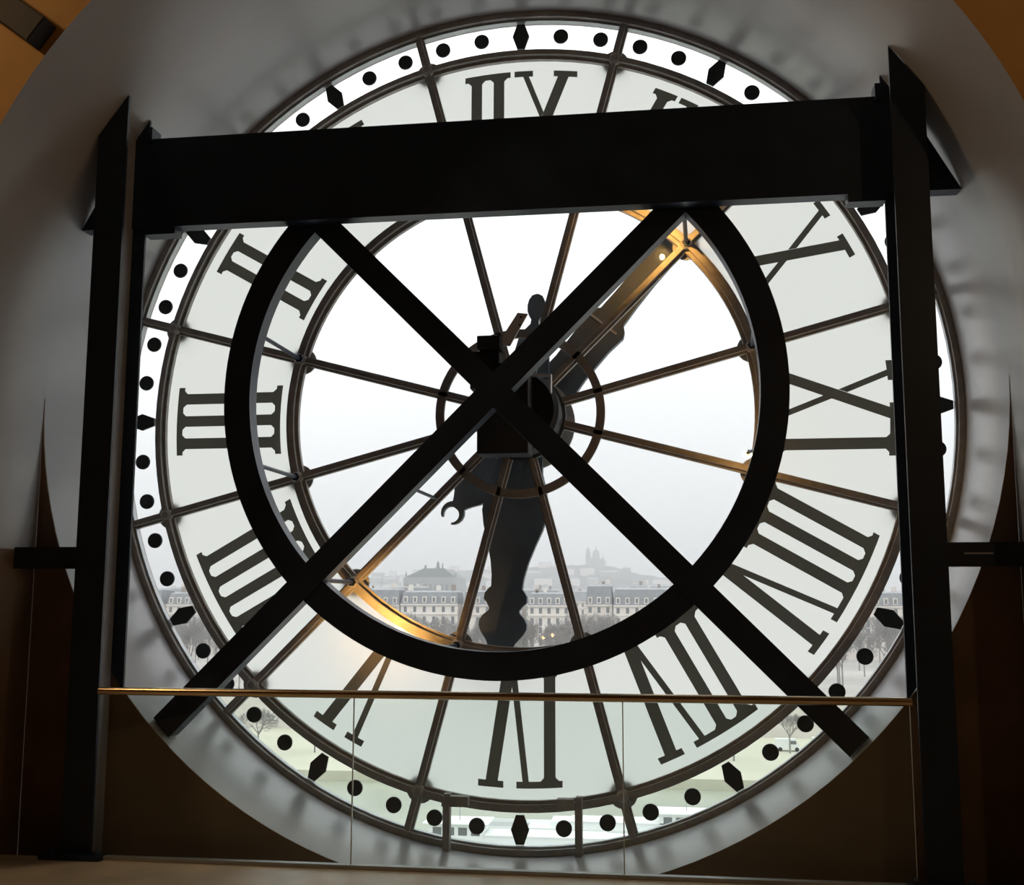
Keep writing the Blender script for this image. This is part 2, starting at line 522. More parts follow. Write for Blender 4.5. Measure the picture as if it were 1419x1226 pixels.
# hands outside the glass
def hand_outline(ang, prof):
    u = (math.sin(ang), math.cos(ang)); p = (math.cos(ang), -math.sin(ang))
    l = [(u[0] * s + p[0] * w_, u[1] * s + p[1] * w_) for s, w_ in prof]
    r = [(u[0] * s - p[0] * w_, u[1] * s - p[1] * w_) for s, w_ in reversed(prof)]
    return l + r
def strip_prism(b, poly, y0, y1):
    """outline made of a left and a right chain of equal length: build as quads so that concave outlines stay right"""
    n = len(poly) // 2
    for i in range(n - 1):
        q_ = [poly[i], poly[i + 1], poly[2 * n - 2 - i], poly[2 * n - 1 - i]]
        vs_ = [(x, y0, z) for x, z in q_] + [(x, y1, z) for x, z in q_]
        fs = [(0, 1, 2, 3), (7, 6, 5, 4), (0, 4, 5, 1), (2, 6, 7, 3)]
        if i == 0: fs.append((0, 3, 7, 4))
        if i == n - 2: fs.append((1, 5, 6, 2))
        b.add(vs_, fs)
    return b

HA = R(186)
hh_prof = [(0.0, 0.17), (0.30, 0.185), (0.45, 0.20), (0.58, 0.245), (0.70, 0.272), (0.80, 0.275), (0.92, 0.25), (1.05, 0.205), (1.20, 0.16), (1.33, 0.135), (1.42, 0.13),
           (1.44, 0.15), (1.48, 0.178), (1.53, 0.18), (1.56, 0.15), (1.585, 0.135), (1.60, 0.125), (1.62, 0.13), (1.66, 0.175), (1.70, 0.198), (1.75, 0.20), (1.80, 0.175), (1.87, 0.12), (1.93, 0.095), (2.05, 0.06), (2.12, 0.01)]
b = strip_prism(MB(), hand_outline(HA, hh_prof), 0.22, 0.30)
hh = b.build('hour_hand', M_HAND, clock)
strip_prism(MB(), hand_outline(HA, [(0.12, 0.045), (0.70, 0.02)]), 0.205, 0.22).build('hand_ridge', M_HAND, hh)
tail = [(0.0, 0.17), (0.35, 0.17), (0.55, 0.15), (0.68, 0.125), (0.76, 0.085), (0.82, 0.035), (0.86, 0.032), (0.89, 0.055), (0.93, 0.072), (0.98, 0.077), (1.03, 0.068), (1.07, 0.045), (1.085, 0.01)]
strip_prism(MB(), hand_outline(HA + PI, tail), 0.225, 0.295).build('hand_tail', M_HAND, hh)

HM = R(39.5)
mh_prof = [(0.0, 0.15), (0.30, 0.16), (0.36, 0.20), (0.42, 0.215), (0.47, 0.175), (0.60, 0.165), (0.90, 0.172), (1.00, 0.185), (1.07, 0.195), (1.12, 0.17), (1.16, 0.125), (1.35, 0.115), (1.60, 0.11), (1.85, 0.12), (2.05, 0.10), (2.15, 0.02)]
mh = strip_prism(MB(), hand_outline(HM, mh_prof), 0.36, 0.44).build('minute_hand', M_HAND, clock)
strip_prism(MB(), hand_outline(HM, [(0.2, 0.016), (1.3, 0.012)]), 0.335, 0.36).build('hand_ridge', M_HAND, mh)
um = (math.sin(HM), math.cos(HM)); pm = (math.cos(HM), -math.sin(HM))
c0 = (um[0] * 1.06, um[1] * 1.06)
strip_prism(MB(), [(c0[0] + pm[0] * s * 0.13 + um[0] * e, c0[1] + pm[1] * s * 0.13 + um[1] * e) for s, e in ((-1.2, -0.01), (1.0, -0.01), (1.0, 0.01), (-1.2, 0.01))], 0.345, 0.36).build('seam', M_ALU, mh)
mt_prof = [(0.0, 0.14), (0.30, 0.12), (0.42, 0.085), (0.52, 0.11), (0.62, 0.155), (0.72, 0.17), (0.80, 0.145), (0.86, 0.10), (0.90, 0.075), (0.94, 0.055)]
mtail = strip_prism(MB(), hand_outline(HM + PI, mt_prof), 0.365, 0.435).build('hand_tail', M_HAND, mh)
cr = []
cx_, cz_ = -um[0] * 1.015, -um[1] * 1.015
ch_o, ch_i = [], []
for i in range(15):
    th = R(-145 + 290 * i / 14)
    wv = 0.030 * (1 - 0.75 * abs(i - 7) / 7)
    dx = um[0] * math.cos(th) + pm[0] * math.sin(th); dz = um[1] * math.cos(th) + pm[1] * math.sin(th)
    ch_o.append((cx_ + dx * (0.085 + wv), cz_ + dz * (0.085 + wv))); ch_i.append((cx_ + dx * (0.085 - wv), cz_ + dz * (0.085 - wv)))
strip_prism(MB(), ch_o + list(reversed(ch_i)), 0.37, 0.43).build('hand_crescent', M_HAND, mh)

# hub with drum, drive box and small fittings
hub = MB().lathe([(0.30, -0.42), (0.335, -0.38), (0.335, -0.10), (0.36, -0.08), (0.36, 0.0), (0.30, 0.02), (0.22, 0.20), (0.22, 0.46), (0.10, 0.5)], (0.02, 0, -0.03), 'y', 40).build('hub_drum', M_HUB, clock)
MB().lathe([(0.40, 0.30), (0.40, 0.34)], (0.02, 0, -0.03), 'y', 40).build('hub_flange', M_IRON, hub)
bx = MB().box((-0.25, -0.66, -0.41), (0.15, -0.40, 0.30)).build('drive_box', M_HUB, clock, bevel=0.012)
bx['label'] = 'black drive box of the clockwork'
MB().box((-0.31, -0.64, 0.10), (-0.08, -0.45, 0.40)).build('motor_block', M_HUB, bx, bevel=0.01)
MB().box((-0.24, -0.74, 0.40), (-0.06, -0.55, 0.50)).build('motor_cap', M_HUB, bx, bevel=0.008)
b = MB(); b.hexa([(-0.10, -0.62, 0.45), (0.00, -0.62, 0.44), (0.00, -0.60, 0.44), (-0.10, -0.60, 0.45), (0.06, -0.62, 0.70), (0.14, -0.62, 0.69), (0.14, -0.60, 0.69), (0.06, -0.60, 0.70)])
pl = b.build('bracket_plate', M_WPLATE, bx); pl['label'] = 'pale metal bracket plate'
for s_ in (0.60, 0.665): MB().lathe([(0.009, -0.626), (0.009, -0.62)], (0.02 + s_ * 0.1, 0, s_), 'y', 8).build('screw', M_HUB, pl)
MB().box((0.10, -0.50, 0.225), (0.305, -0.42, 0.235)).build('edge_strip', M_WPLATE, bx)
MB().box((0.295, -0.50, 0.09), (0.307, -0.42, 0.235)).build('edge_strip', M_WPLATE, bx)
b = MB(); pts = [(0.0, -0.55, 0.26), (0.03, -0.60, 0.20), (0.08, -0.60, 0.175), (0.15, -0.55, 0.17)]
for p_, q_ in zip(pts, pts[1:]): b.tube(p_, q_, 0.012, n=8)
b.build('cable', M_ALU, bx, smooth=True)
b = MB(); pts = [(0.02, -0.56, 0.06), (0.05, -0.58, 0.03), (0.06, -0.56, -0.02), (0.10, -0.54, -0.05)]
for p_, q_ in zip(pts, pts[1:]): b.tube(p_, q_, 0.014, n=8)
b.build('cable', M_HUB, bx, smooth=True)

# two steel clamps holding the numeral ring to the sill
for xs, sg in ((-0.555, 1), (0.475, -1)):
    cl = MB().box((xs - 0.028, -0.20, -3.50), (xs + 0.028, -0.12, -3.05)).build('clamp_bar', M_IRON, clock, bevel=0.006)
    MB().box((xs - 0.04, -0.19, -3.11), (xs + sg * 0.17, -0.10, -3.03)).build('clamp_block', M_IRON, cl, bevel=0.006)
    MB().box((xs - 0.02, -0.20, -3.05), (xs + 0.03, -0.13, -3.01)).build('clamp_bolt', M_IRON, cl)

# ------------------------------------------------------------------ black steel frame in front of the clock
frame = thing('steel_frame', 'black steel frame of beam, posts, crossed braces and ring before the clock', 'steel frame', (0, -1.3, ZF))
def niche_z(x, y): return math.sqrt(max(0.01, (flare(-y) - 0.006) ** 2 - x * x))
def niche_x(z, y): return math.sqrt((flare(-y) - 0.006) ** 2 - z * z)
def upright(x0, x1, y0, y1, zb):
    return MB().hexa([(x0, y0, zb), (x1, y0, zb), (x1, y1, zb), (x0, y1, zb), (x0, y0, niche_z(x0, y0)), (x1, y0, niche_z(x1, y0)), (x1, y1, niche_z(x1, y1)), (x0, y1, niche_z(x0, y1))])
for s in (-1, 1):
    xa, xb = sorted((s * 2.745, s * 2.97))
    po = upright(xa, xb, -1.60, -1.575, ZF - 0.35).build('post', M_STEEL, frame)
    xw = s * 2.857
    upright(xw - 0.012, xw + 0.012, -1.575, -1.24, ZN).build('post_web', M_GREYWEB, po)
    # back flange, its foot cut off along the round opening
    rr_ = RB - 0.006
    def zl(x): return -math.sqrt(rr_ * rr_ - x * x)
    bfl = MB().hexa([(xa, -1.24, zl(xa)), (xb, -1.24, zl(xb)), (xb, -1.215, zl(xb)), (xa, -1.215, zl(xa)),
                     (xa, -1.24, niche_z(xa, -1.24)), (xb, -1.24, niche_z(xb, -1.24)), (xb, -1.215, niche_z(xb, -1.215)), (xa, -1.215, niche_z(xa, -1.215))])
    bfl.build('post_flange', M_STEEL, po)
    MB().box((s * 2.62, -1.72, ZF), (s * 3.06, -1.60, ZF + 0.03)).build('base_plate', M_STEEL, po, bevel=0.004)
    for k in (2.68, 3.0):
        MB().lathe([(0.022, 0.03), (0.022, 0.055), (0.01, 0.07)], (s * k, -1.66, ZF), 'z', 6).build('bolt', M_STEEL, po)
    # tie channel from the post to the jamb
    tb = MB().box((s * 2.97, -1.46, -1.145), (s * 3.545, -1.44, -1.30))
    tb.box((s * 2.97, -1.44, -1.145), (s * 3.535, -1.32, -1.165)); tb.box((s * 2.97, -1.44, -1.28), (s * 3.535, -1.32, -1.30))
    tb = tb.build('tie_channel', M_STEEL, frame)
    if s > 0: MB().box((3.10, -1.464, -1.222), (3.28, -1.46, -1.212)).build('slot_edge', M_ALU, tb)
    # bracket under the beam and cleat above it
    MB().box((s * 2.49, -1.27, 1.245), (s * 2.745, -1.14, 1.31)).build('beam_bracket', M_STEEL, frame)
    MB().box((s * 2.70, -1.29, 1.98), (s * 2.745, -1.14, 2.10)).build('beam_cleat', M_STEEL, frame)

ZB0, ZB1 = 1.305, 2.015
def beam_piece(z0, z1, y0, y1):
    return MB().hexa([(-niche_x(z0, y0), y0, z0), (niche_x(z0, y0), y0, z0), (niche_x(z0, y1), y1, z0), (-niche_x(z0, y1), y1, z0),
                      (-niche_x(z1, y0), y0, z1), (niche_x(z1, y0), y0, z1), (niche_x(z1, y1), y1, z1), (-niche_x(z1, y1), y1, z1)])
bm = beam_piece(ZB0, ZB1, -1.262, -1.235).build('cross_beam', M_STEEL, frame)
beam_piece(ZB0, ZB0 + 0.03, -1.235, -1.135).build('beam_flange', M_STEEL, bm)
beam_piece(ZB1 - 0.03, ZB1, -1.235, -1.135).build('beam_flange', M_STEEL, bm)

# crossed braces and ring in one plane
YF, YBk = -1.13, -0.98
CXB = -0.045
def brace(dirx, name):
    # dirx=+1: from top left to bottom right
    u = Vector((dirx, 0, -1)).normalized(); t = Vector((u.z, 0, -u.x))
    c = Vector((CXB, 0, 0.0)); h = 0.093
    def end(sgn, foot):
        pts = []
        for k in (-1, 1):
            o_ = c + t * (k * h)
            if foot:     # run to the round reveal
                A = o_.x * u.x + o_.z * u.z; B = o_.x ** 2 + o_.z ** 2 - 3.49 ** 2
                L_ = -A + math.sqrt(A * A - B)
            else:        # run up behind the beam
                L_ = (1.62 - o_.z) / u.z
            pts.append(o_ + u * L_)
        return pts
    a0, a1 = end(-1, False); f0, f1 = end(1, True)
    b = MB().prism([(a0.x, a0.z), (f0.x, f0.z), (f1.x, f1.z), (a1.x, a1.z)], YF - (0.004 if dirx > 0 else 0), YBk)
    o_ = b.build('diagonal_brace', M_STEEL, frame)
    o_['label'] = name
    return o_
brace(1, 'brace running from the beam down to the right'); brace(-1, 'brace running from the beam down to the left')
RI, RO = 1.885, 2.085
ang = math.acos(1.52 / RO)
rg = MB().sector(RI, RO, ang, 2 * PI - ang, YF + 0.006, YBk, 110)
for k in range(len(rg.v)): rg.v[k] = (rg.v[k][0] - 0.02, rg.v[k][1], rg.v[k][2])
rg = rg.build('steel_ring', M_STEEL, frame); rg['label'] = 'large black steel ring'
# tie rods between the dial nodes and the ring
for i in range(12):
    a = R(15 + 30 * i)
    x, z = pol(R1, a)
    if z > 1.75: continue
    rd = MB().tube((x, -0.09, z), (x - 0.02, YBk - 0.004, z), 0.017, n=8).build('tie_rod', M_STEEL, frame, smooth=False)
    MB().tube((x, -0.12, z), (x, -0.088, z), 0.034, n=6).build('rod_nut', M_STEEL, rd)
for a in (135,):
    x, z = pol(0.98, R(a))
    MB().tube((x, -0.09, z), (x, YBk - 0.004, z), 0.014, n=8).build('tie_rod', M_STEEL, frame)

# ------------------------------------------------------------------ small warm lamps fixed behind the ring
def ring_lamp(x, y, z, label, hood=True):
    t = thing('clock_lamp', label, 'lamp', (x, y - 0.12, z), 'warm lamps behind the steel ring')
    if not hood:
        MB().lathe([(0.012, -0.12), (0.018, -0.10), (0.018, -0.01)], (x, y, z), 'y', 14).build('holder', M_STEEL, t)
        MB().lathe([(0.010, -0.012), (0.026, 0.004), (0.031, 0.024), (0.024, 0.046), (0.006, 0.058)], (x, y, z), 'y', 16).build('bulb', M_BARE, t, smooth=True)
    else:
     MB().lathe([(0.02, -0.12), (0.045, -0.10), (0.060, -0.02), (0.066, 0.055), (0.058, 0.055), (0.050, -0.018)], (x, y, z), 'y', 18).build('housing', M_STEEL, t)
     MB().lathe([(0.006, -0.015), (0.019, -0.006), (0.022, 0.006), (0.018, 0.020), (0.006, 0.028)], (x, y + 0.002, z), 'y', 14).build('bulb', M_BULB, t, smooth=True)
    rr = math.hypot(x, z); k = 1.97 / rr
    MB().tube((x, y - 0.10, z), (x * k - 0.02, YBk, z * k), 0.014, n=8).build('stem', M_STEEL, t)
    return t
ring_lamp(1.17, -0.52, 1.45, 'small warm lamp hidden behind brace and beam')
ring_lamp(1.80, -0.50, -0.42, 'bare warm bulb glowing at the inner edge of the steel ring', False)
ring_lamp(-1.10, -0.50, -1.74, 'small warm lamp hidden behind the ring below the hub')

# ------------------------------------------------------------------ glass balustrade between the posts
YG = -1.635
bal = thing('glass_balustrade', 'low clear glass balustrade with brass handrail in front of the clock', 'balustrade', (0, YG, ZF))
for i in range(3):
    x0 = -2.69 + 1.793 * i
    p = MB().box((x0 + 0.004, YG - 0.006, ZF + 0.02), (x0 + 1.789, YG + 0.006, -2.165)).build('glass_panel', M_BALU, bal)
    if i < 2: MB().box((x0 + 1.7895, YG - 0.006, ZF + 0.02), (x0 + 1.7965, YG + 0.006, -2.165)).build('panel_joint', M_GEDGE, p)
    else:
        MB().box((x0 + 1.789, YG - 0.006, ZF + 0.02), (x0 + 1.792, YG + 0.006, -2.165)).build('panel_joint', M_GEDGE, p)
hr = MB().tube((-2.72, YG, -2.15), (2.70, YG, -2.15), 0.027, n=16).build('handrail', M_BRASS, bal, smooth=False)
hr['label'] = 'thin brass handrail'
MB().box((-2.72, YG - 0.03, ZF), (2.72, YG + 0.03, ZF + 0.026)).build('floor_channel', M_ALU, bal, bevel=0.004)

# ------------------------------------------------------------------ room lamps (behind the viewer, warm)
def wall_lamp(x, y, z, label, r=0.09):
    t = thing('ceiling_lamp', label, 'lamp', (x, y, z), 'warm ceiling lamps of the gallery')
    MB().lathe([(0.02, 0.0), (r * 0.7, 0.02), (r, r), (r * 0.7, 1.7 * r), (0.02, 1.95 * r)], (x, y, z), 'z', 20).build('globe', M_ROOMB, t, smooth=True)
    MB().tube((x, y, z + 1.9 * r), (x, y, ZC), 0.012, n=8).build('cord', M_STEEL, t)
    return t
wall_lamp(-5.6, -4.0, 4.0, 'warm globe lamp hanging near the left end of the ochre wall', 0.13)
wall_lamp(5.8, -4.2, 4.2, 'warm globe lamp hanging near the right end of the ochre wall', 0.08)
wall_lamp(5.7, -8.0, 2.0, 'added warm fill globe hanging unseen near the right wall of the gallery', 0.07)  # fill lamp added out of view to brighten the brown wall on the right
t = thing('floor_lamp', 'slim floor lamp with two warm globes standing at the back of the gallery', 'lamp', (-1.16, -12, ZF))
MB().lathe([(0.16, 0.0), (0.16, 0.02), (0.03, 0.04)], (-1.16, -12, ZF), 'z', 20).build('base', M_STEEL, t)
MB().tube((-1.16, -12, ZF + 0.03), (-1.16, -12, ZF + 1.1), 0.012, n=8).build('pole', M_STEEL, t)
for dx, dz in ((-0.09, 1.12), (0.08, 1.17)):
    g = MB().lathe([(0.006, -0.024), (0.020, -0.014), (0.025, 0), (0.020, 0.015), (0.006, 0.024)], (-1.16 + dx, -12, ZF + dz), 'z', 14).build('globe', M_DOTB, t, smooth=True)
    MB().tube((-1.16, -12, ZF + 1.08), (-1.16 + dx * 0.7, -12, ZF + dz - 0.02), 0.008, n=6).build('arm', M_STEEL, t)

# ------------------------------------------------------------------ outside: river, quays, garden trees, street of mansard buildings, hill
M_WATER = mat('river_water', (0.36, 0.38, 0.30), 0.25, noise=0.12, nscale=0.05, bump=0.3, bscale=0.6)  # water, quay, garden and bark lightened in place of near haze
M_SAND = mat('quay_ground', (0.55, 0.53, 0.42), 0.9, noise=0.12, nscale=0.05)
M_GARDEN = mat('garden_ground', (0.36, 0.35, 0.32), 0.95, noise=0.2, nscale=0.03)
M_STONE = mat('pale_stone', (0.70, 0.66, 0.61), 0.85, noise=0.08, nscale=0.3)  # stone, slate and windows paler than their own: near haze put into the colours
M_STONE2 = mat('warm_stone', (0.66, 0.61, 0.56), 0.85, noise=0.08, nscale=0.3)
M_SLATE = mat('slate_roof', (0.19, 0.20, 0.21), 0.6, noise=0.15, nscale=0.5)
M_ZINC = mat('zinc_roof', (0.25, 0.26, 0.27), 0.5, noise=0.12, nscale=0.4)
M_WIN = mat('dark_window', (0.16, 0.165, 0.17), 0.2)
M_BRICK = mat('chimney_brick', (0.30, 0.25, 0.22), 0.9)
M_BARK = mat('bare_bark', (0.26, 0.25, 0.24), 0.9)
M_HILL = mat('hill_town', (0.09, 0.095, 0.09), 0.95, noise=0.5, nscale=0.03)
M_WHITE = mat('white_stone', (0.30, 0.30, 0.29), 0.8)
M_BOAT = mat('white_boat', (0.86, 0.87, 0.86), 0.4)
M_GREYB = mat('grey_deck', (0.36, 0.37, 0.37), 0.6)
M_COPPER = mat('green_copper', (0.13, 0.15, 0.145), 0.6)

ZS, ZQ, ZW = -22.0, -28.0, -29.6
struct(MB().box((-700, 60, ZW - 1), (700, 176, ZW)).build('river', M_WATER), 'pale green river water')
struct(MB().box((-700, 176, ZW - 1), (700, 240, ZQ)).build('quay_low', M_SAND), 'pale sandy low quay on the far bank')
struct(MB().box((-700, 236, ZQ - 2), (700, 238, ZS + 1)).build('quay_wall', M_STONE2), 'stone quay wall on the far bank')
struct(MB().box((-3500, 238, ZS - 2), (3500, 6500, ZS)).build('ground', M_GARDEN), 'garden and city ground beyond the river')

# bare trees
def make_tree_mesh(seed, H, spread, levels=5):
    rnd = random.Random(seed)
    trunk = MB(); crown = MB()
    def grow(p, d, ln, r, lv):
        q_ = p + d * ln
        tgt = trunk if lv == 0 else crown
        tgt.tube(p, q_, r, r * 0.68, n=5 if lv < 2 else 3)
        if lv >= levels: return
        k = 5 if lv == 0 else (4 if lv < 3 else 4)
        for i in range(k):
            az = 2 * PI * (i + rnd.random()) / k
            tilt = rnd.uniform(0.35, 0.85) * spread
            t = Vector((0, 0, 1)) if abs(d.z) < 0.9 else Vector((1, 0, 0))
            u = d.cross(t).normalized(); v = d.cross(u)
            nd = (d * math.cos(tilt) + (u * math.cos(az) + v * math.sin(az)) * math.sin(tilt)); nd.z += 0.12; nd.normalize()
            st = p + d * ln * rnd.uniform(0.72, 1.0)
            grow(st, nd, ln * rnd.uniform(0.55, 0.75), max(r * 0.55, 0.04), lv + 1)
    grow(Vector((0, 0, 0)), Vector((0, 0, 1)), H * 0.36, H * 0.022, 0)
    return trunk.mesh('trunk', M_BARK), crown.mesh('crown', M_BARK)
TREES = [make_tree_mesh(s, h, sp) for s, h, sp in ((1, 14, 1.0), (2, 15, 1.1), (3, 13, 1.2))]
def tree(x, y, z, k, sc, rot, label, group, tall=1.0):
    t = thing('bare_tree', label, 'tree', (x, y, z), group)
    t.scale = (sc, sc, sc * tall); t.rotation_euler = (0, 0, rot)
    for nm, me in zip(('trunk', 'crown'), TREES[k]): 
        o_ = put(nm, me, t, (0, 0, 0))
    return t
rt = random.Random(11)
for row, yy in enumerate((262, 285, 312, 342, 376, 408)):
    x = -0.50 * (yy + 9) - 8
    while x < 0.22 * (yy + 9) + 10:
        tree(x, yy + rt.uniform(-5, 5), ZS, rt.randrange(3), rt.uniform(0.72, 0.84), rt.uniform(0, 6.28),
             'bare winter tree in the %s of the garden' % ('row behind the quay wall', 'second row from the quay wall', 'third row from the quay wall', 'third row from the street buildings', 'second row from the street buildings', 'row before the street buildings')[row], 'garden trees across the river', 1.75)
        x += rt.uniform(11.0, 13.5)
for x in (-102, -89, -77, -65, -52, -39, -13, -1, 9.5, 20, 31, 42):
    tree(x, 205 + rt.uniform(-8, 8), ZQ, rt.randrange(3), rt.uniform(0.55, 0.7), rt.uniform(0, 6.28),
         'small bare tree standing on the sandy low quay', 'trees on the low quay')

# mansard buildings
def building(x0, x1, y, eave, roof_h, label, group, stone=M_STONE, roofm=M_SLATE, depth=16, zb=ZS, detail=True, seed=0):
    rnd = random.Random(seed)
    t = thing('town_building', label, 'building', ((x0 + x1) / 2, y, zb), group)
    MB().box((x0, y, zb), (x1, y + depth, eave)).build('wall', stone, t)
    b = MB()
    for zz, pr in ((eave - 0.5, 0.7), (eave - 4.2, 0.5), (eave - 11.5, 0.5)):
        b.box((x0, y - pr, zz), (x1, y, zz + 0.5))
    b.build('cornice', stone, t)
    i1, i2 = 2.2, 5.5
    h1 = roof_h * 0.88
    b = MB()
    b.hexa([(x0, y, eave), (x1, y, eave), (x1, y + depth, eave), (x0, y + depth, eave), (x0 + .6, y + i1, eave + h1), (x1 - .6, y + i1, eave + h1), (x1 - .6, y + depth - i1, eave + h1), (x0 + .6, y + depth - i1, eave + h1)])
    rf = b.build('roof', roofm, t)
    MB().hexa([(x0 + .6, y + i1, eave + h1), (x1 - .6, y + i1, eave + h1), (x1 - .6, y + depth - i1, eave + h1), (x0 + .6, y + depth - i1, eave + h1),
               (x0 + 1.5, y + i2, eave + roof_h), (x1 - 1.5, y + i2, eave + roof_h), (x1 - 1.5, y + depth - i2, eave + roof_h), (x0 + 1.5, y + depth - i2, eave + roof_h)]).build('roof_top', M_ZINC, rf)
    nw = max(3, int((x1 - x0) / 3.4)); st = (x1 - x0) / nw
    wb = MB(); db = MB(); dw = MB()
    for i in range(nw):
        cx = x0 + st * (i + 0.5)
        for zt, hh_ in ((eave - 1.0, 2.2), (eave - 5.0, 3.0), (eave - 8.6, 2.8), (eave - 12.6, 3.2), (eave - 17.0, 3.4)):
            if zt - hh_ > zb: wb.box((cx - 0.62, y - 0.06, zt - hh_), (cx + 0.62, y + 0.02, zt))
        if detail and i % 1 == 0:
            db.box((cx - 0.85, y + 0.1, eave + 0.5), (cx + 0.85, y + i1 + 0.4, eave + 3.0))
            dw.box((cx - 0.5, y + 0.02, eave + 0.8), (cx + 0.5, y + 0.12, eave + 2.6))
    tag(wb.build('windows', M_WIN, t), None, None, kind='stuff')
    if detail:
        dm = db.build('dormers', stone, rf); dm['kind'] = 'stuff'
        q_ = dw.build('dormer_windows', M_WIN, rf); q_['kind'] = 'stuff'
    for k in range(max(3, int((x1 - x0) / 6))):
        cx = rnd.uniform(x0 + 2, x1 - 2); wd = rnd.uniform(0.5, 0.8); ht = rnd.uniform(0.5, 2.6)
        MB().box((cx - wd, y + i2, eave + roof_h - 1.0), (cx + wd, y + i2 + 3.2, eave + roof_h + ht)).build('chimney', M_BRICK if k % 2 else stone, t)
    return t
GB = 'stone buildings with mansard roofs beyond the garden'
rows = [(-300, -262, 5.4), (-262, -214, 6.6), (-212, -180, 5.2), (-180, -141, 6.0), (-139, -112, 6.8), (-112, -88, 5.4), (-86, -62, 5.8), (-60, -42.5, 5.2), (-37, -26, 8.2), (-26, 4, 7.0), (4, 34, 6.2), (37, 62, 6.6), (62, 104, 5.6), (104, 150, 6.4)]
ORD = ['first', 'second', 'third', 'fourth', 'fifth', 'sixth', 'seventh', 'eighth']
for i, (a_, b_, rh) in enumerate(rows):
    building(a_ + 0.25, b_ - 0.25, 450 + (i % 3) * 0.6, -1.2 - (i * 7 % 5) * 0.12, rh, 'pale stone mansard building with dormers, %s' % ((ORD[7 - i] + ' left of the street gap') if i < 8 else (ORD[i - 8] + ' right of the street gap')), GB, M_STONE if i % 2 else M_STONE2, M_SLATE, seed=i)
GB2 = 'hazy buildings behind the street row'
rb2 = random.Random(5)
x = -420
while x < 230:
    wd = rb2.uniform(22, 46)
    building(x, x + wd, 640 + rb2.uniform(-60, 120), rb2.uniform(0.5, 4.0), rb2.uniform(4.5, 8.0), 'hazy grey roofed building rising behind the street row', GB2, M_STONE2, M_ZINC if rb2.random() < .5 else M_SLATE, detail=False, seed=int(x))
    x += wd + rb2.uniform(1, 8)
GB3 = 'faint buildings at the foot of the hill'
x = -950
while x < 420:
    wd = rb2.uniform(35, 80)
    building(x, x + wd, 1500 + rb2.uniform(-180, 250), rb2.uniform(5, 13), rb2.uniform(5, 9), 'faint misty block among the city at the foot of the hill', GB3, M_STONE2, M_ZINC, detail=False, seed=int(x) + 5000)
    x += wd + rb2.uniform(2, 20)

# large hall with a wide pitched roof (left of the hour hand)
Y_O = 1200
op = thing('opera_hall', 'big hazy hall with pitched roof and rooftop statues behind the street', 'building', (-264, Y_O, ZS))
MB().box((-293, Y_O, ZS), (-236, Y_O + 60, 27.5)).build('wall', M_ZINC, op)
b = MB().prism([(-292, 27.5), (-237, 27.5), (-250, 37.0), (-272, 37.0)], Y_O + 4, Y_O + 56)
b.build('roof', M_COPPER, op)
for xx, zz, hh_, rr_ in ((-270.8, 37, 4.4, 1.6), (-257.2, 37, 8.5, 2.2), (-252.2, 37, 6.5, 1.0), (-292, 27.5, 7, 0.9), (-238, 27.5, 5, 1.2)):
    MB().lathe([(rr_, 0), (rr_ * 0.7, hh_ * 0.35), (rr_ * 0.8, hh_ * 0.6), (rr_ * 0.35, hh_ * 0.8), (0.08, hh_)], (xx, Y_O + 8, zz), 'z', 8).build('roof_statue', M_COPPER, op)
b = MB()
for i in range(9): b.box((-289 + i * 6, Y_O - 0.3, 4), (-286 + i * 6, Y_O, 20))
tag(b.build('windows', M_WIN, op), None, None, kind='stuff')

# hill with the domed church
prof = [(-1900, 30), (-1354, 42), (-1100, 55), (-848, 68), (-700, 80), (-612, 88), (-500, 91), (-401, 95), (-325, 100), (-268, 101), (-200, 100), (-175, 97), (-119, 80), (-60, 70), (9, 60), (60, 50), (118, 42), (279, 29), (520, 15), (900, 0)]
rh_ = random.Random(3)
b = MB()
xs_ = []
for (xa, za), (xb, zb_) in zip(prof, prof[1:]):
    k = max(2, int((xb - xa) / 14))
    for i in range(k): xs_.append((xa + (xb - xa) * i / k, za + (zb_ - za) * i / k))
n = len(xs_)
lay = [(2450, 0.0), (2650, 0.38), (2850, 0.8), (3000, 1.0), (3300, 0.7), (3800, 0.0)]
for y, f in lay:
    for x, z in xs_:
        jit = rh_.uniform(-3, 3) if 0 < f else 0
        b.v.append((x, y + rh_.uniform(-10, 10), ZS + (z - ZS) * f + jit * (0.6 if f == 1.0 else 1)))
for r_ in range(len(lay) - 1):
    for i in range(n - 1):
        b.f.append((r_ * n + i, r_ * n + i + 1, (r_ + 1) * n + i + 1, (r_ + 1) * n + i)); b.mi.append(0)
struct(b.build('hill', M_HILL), 'misty distant hill covered by the city')
hb = random.Random(8)
done = [(-220, 2990, 60)]
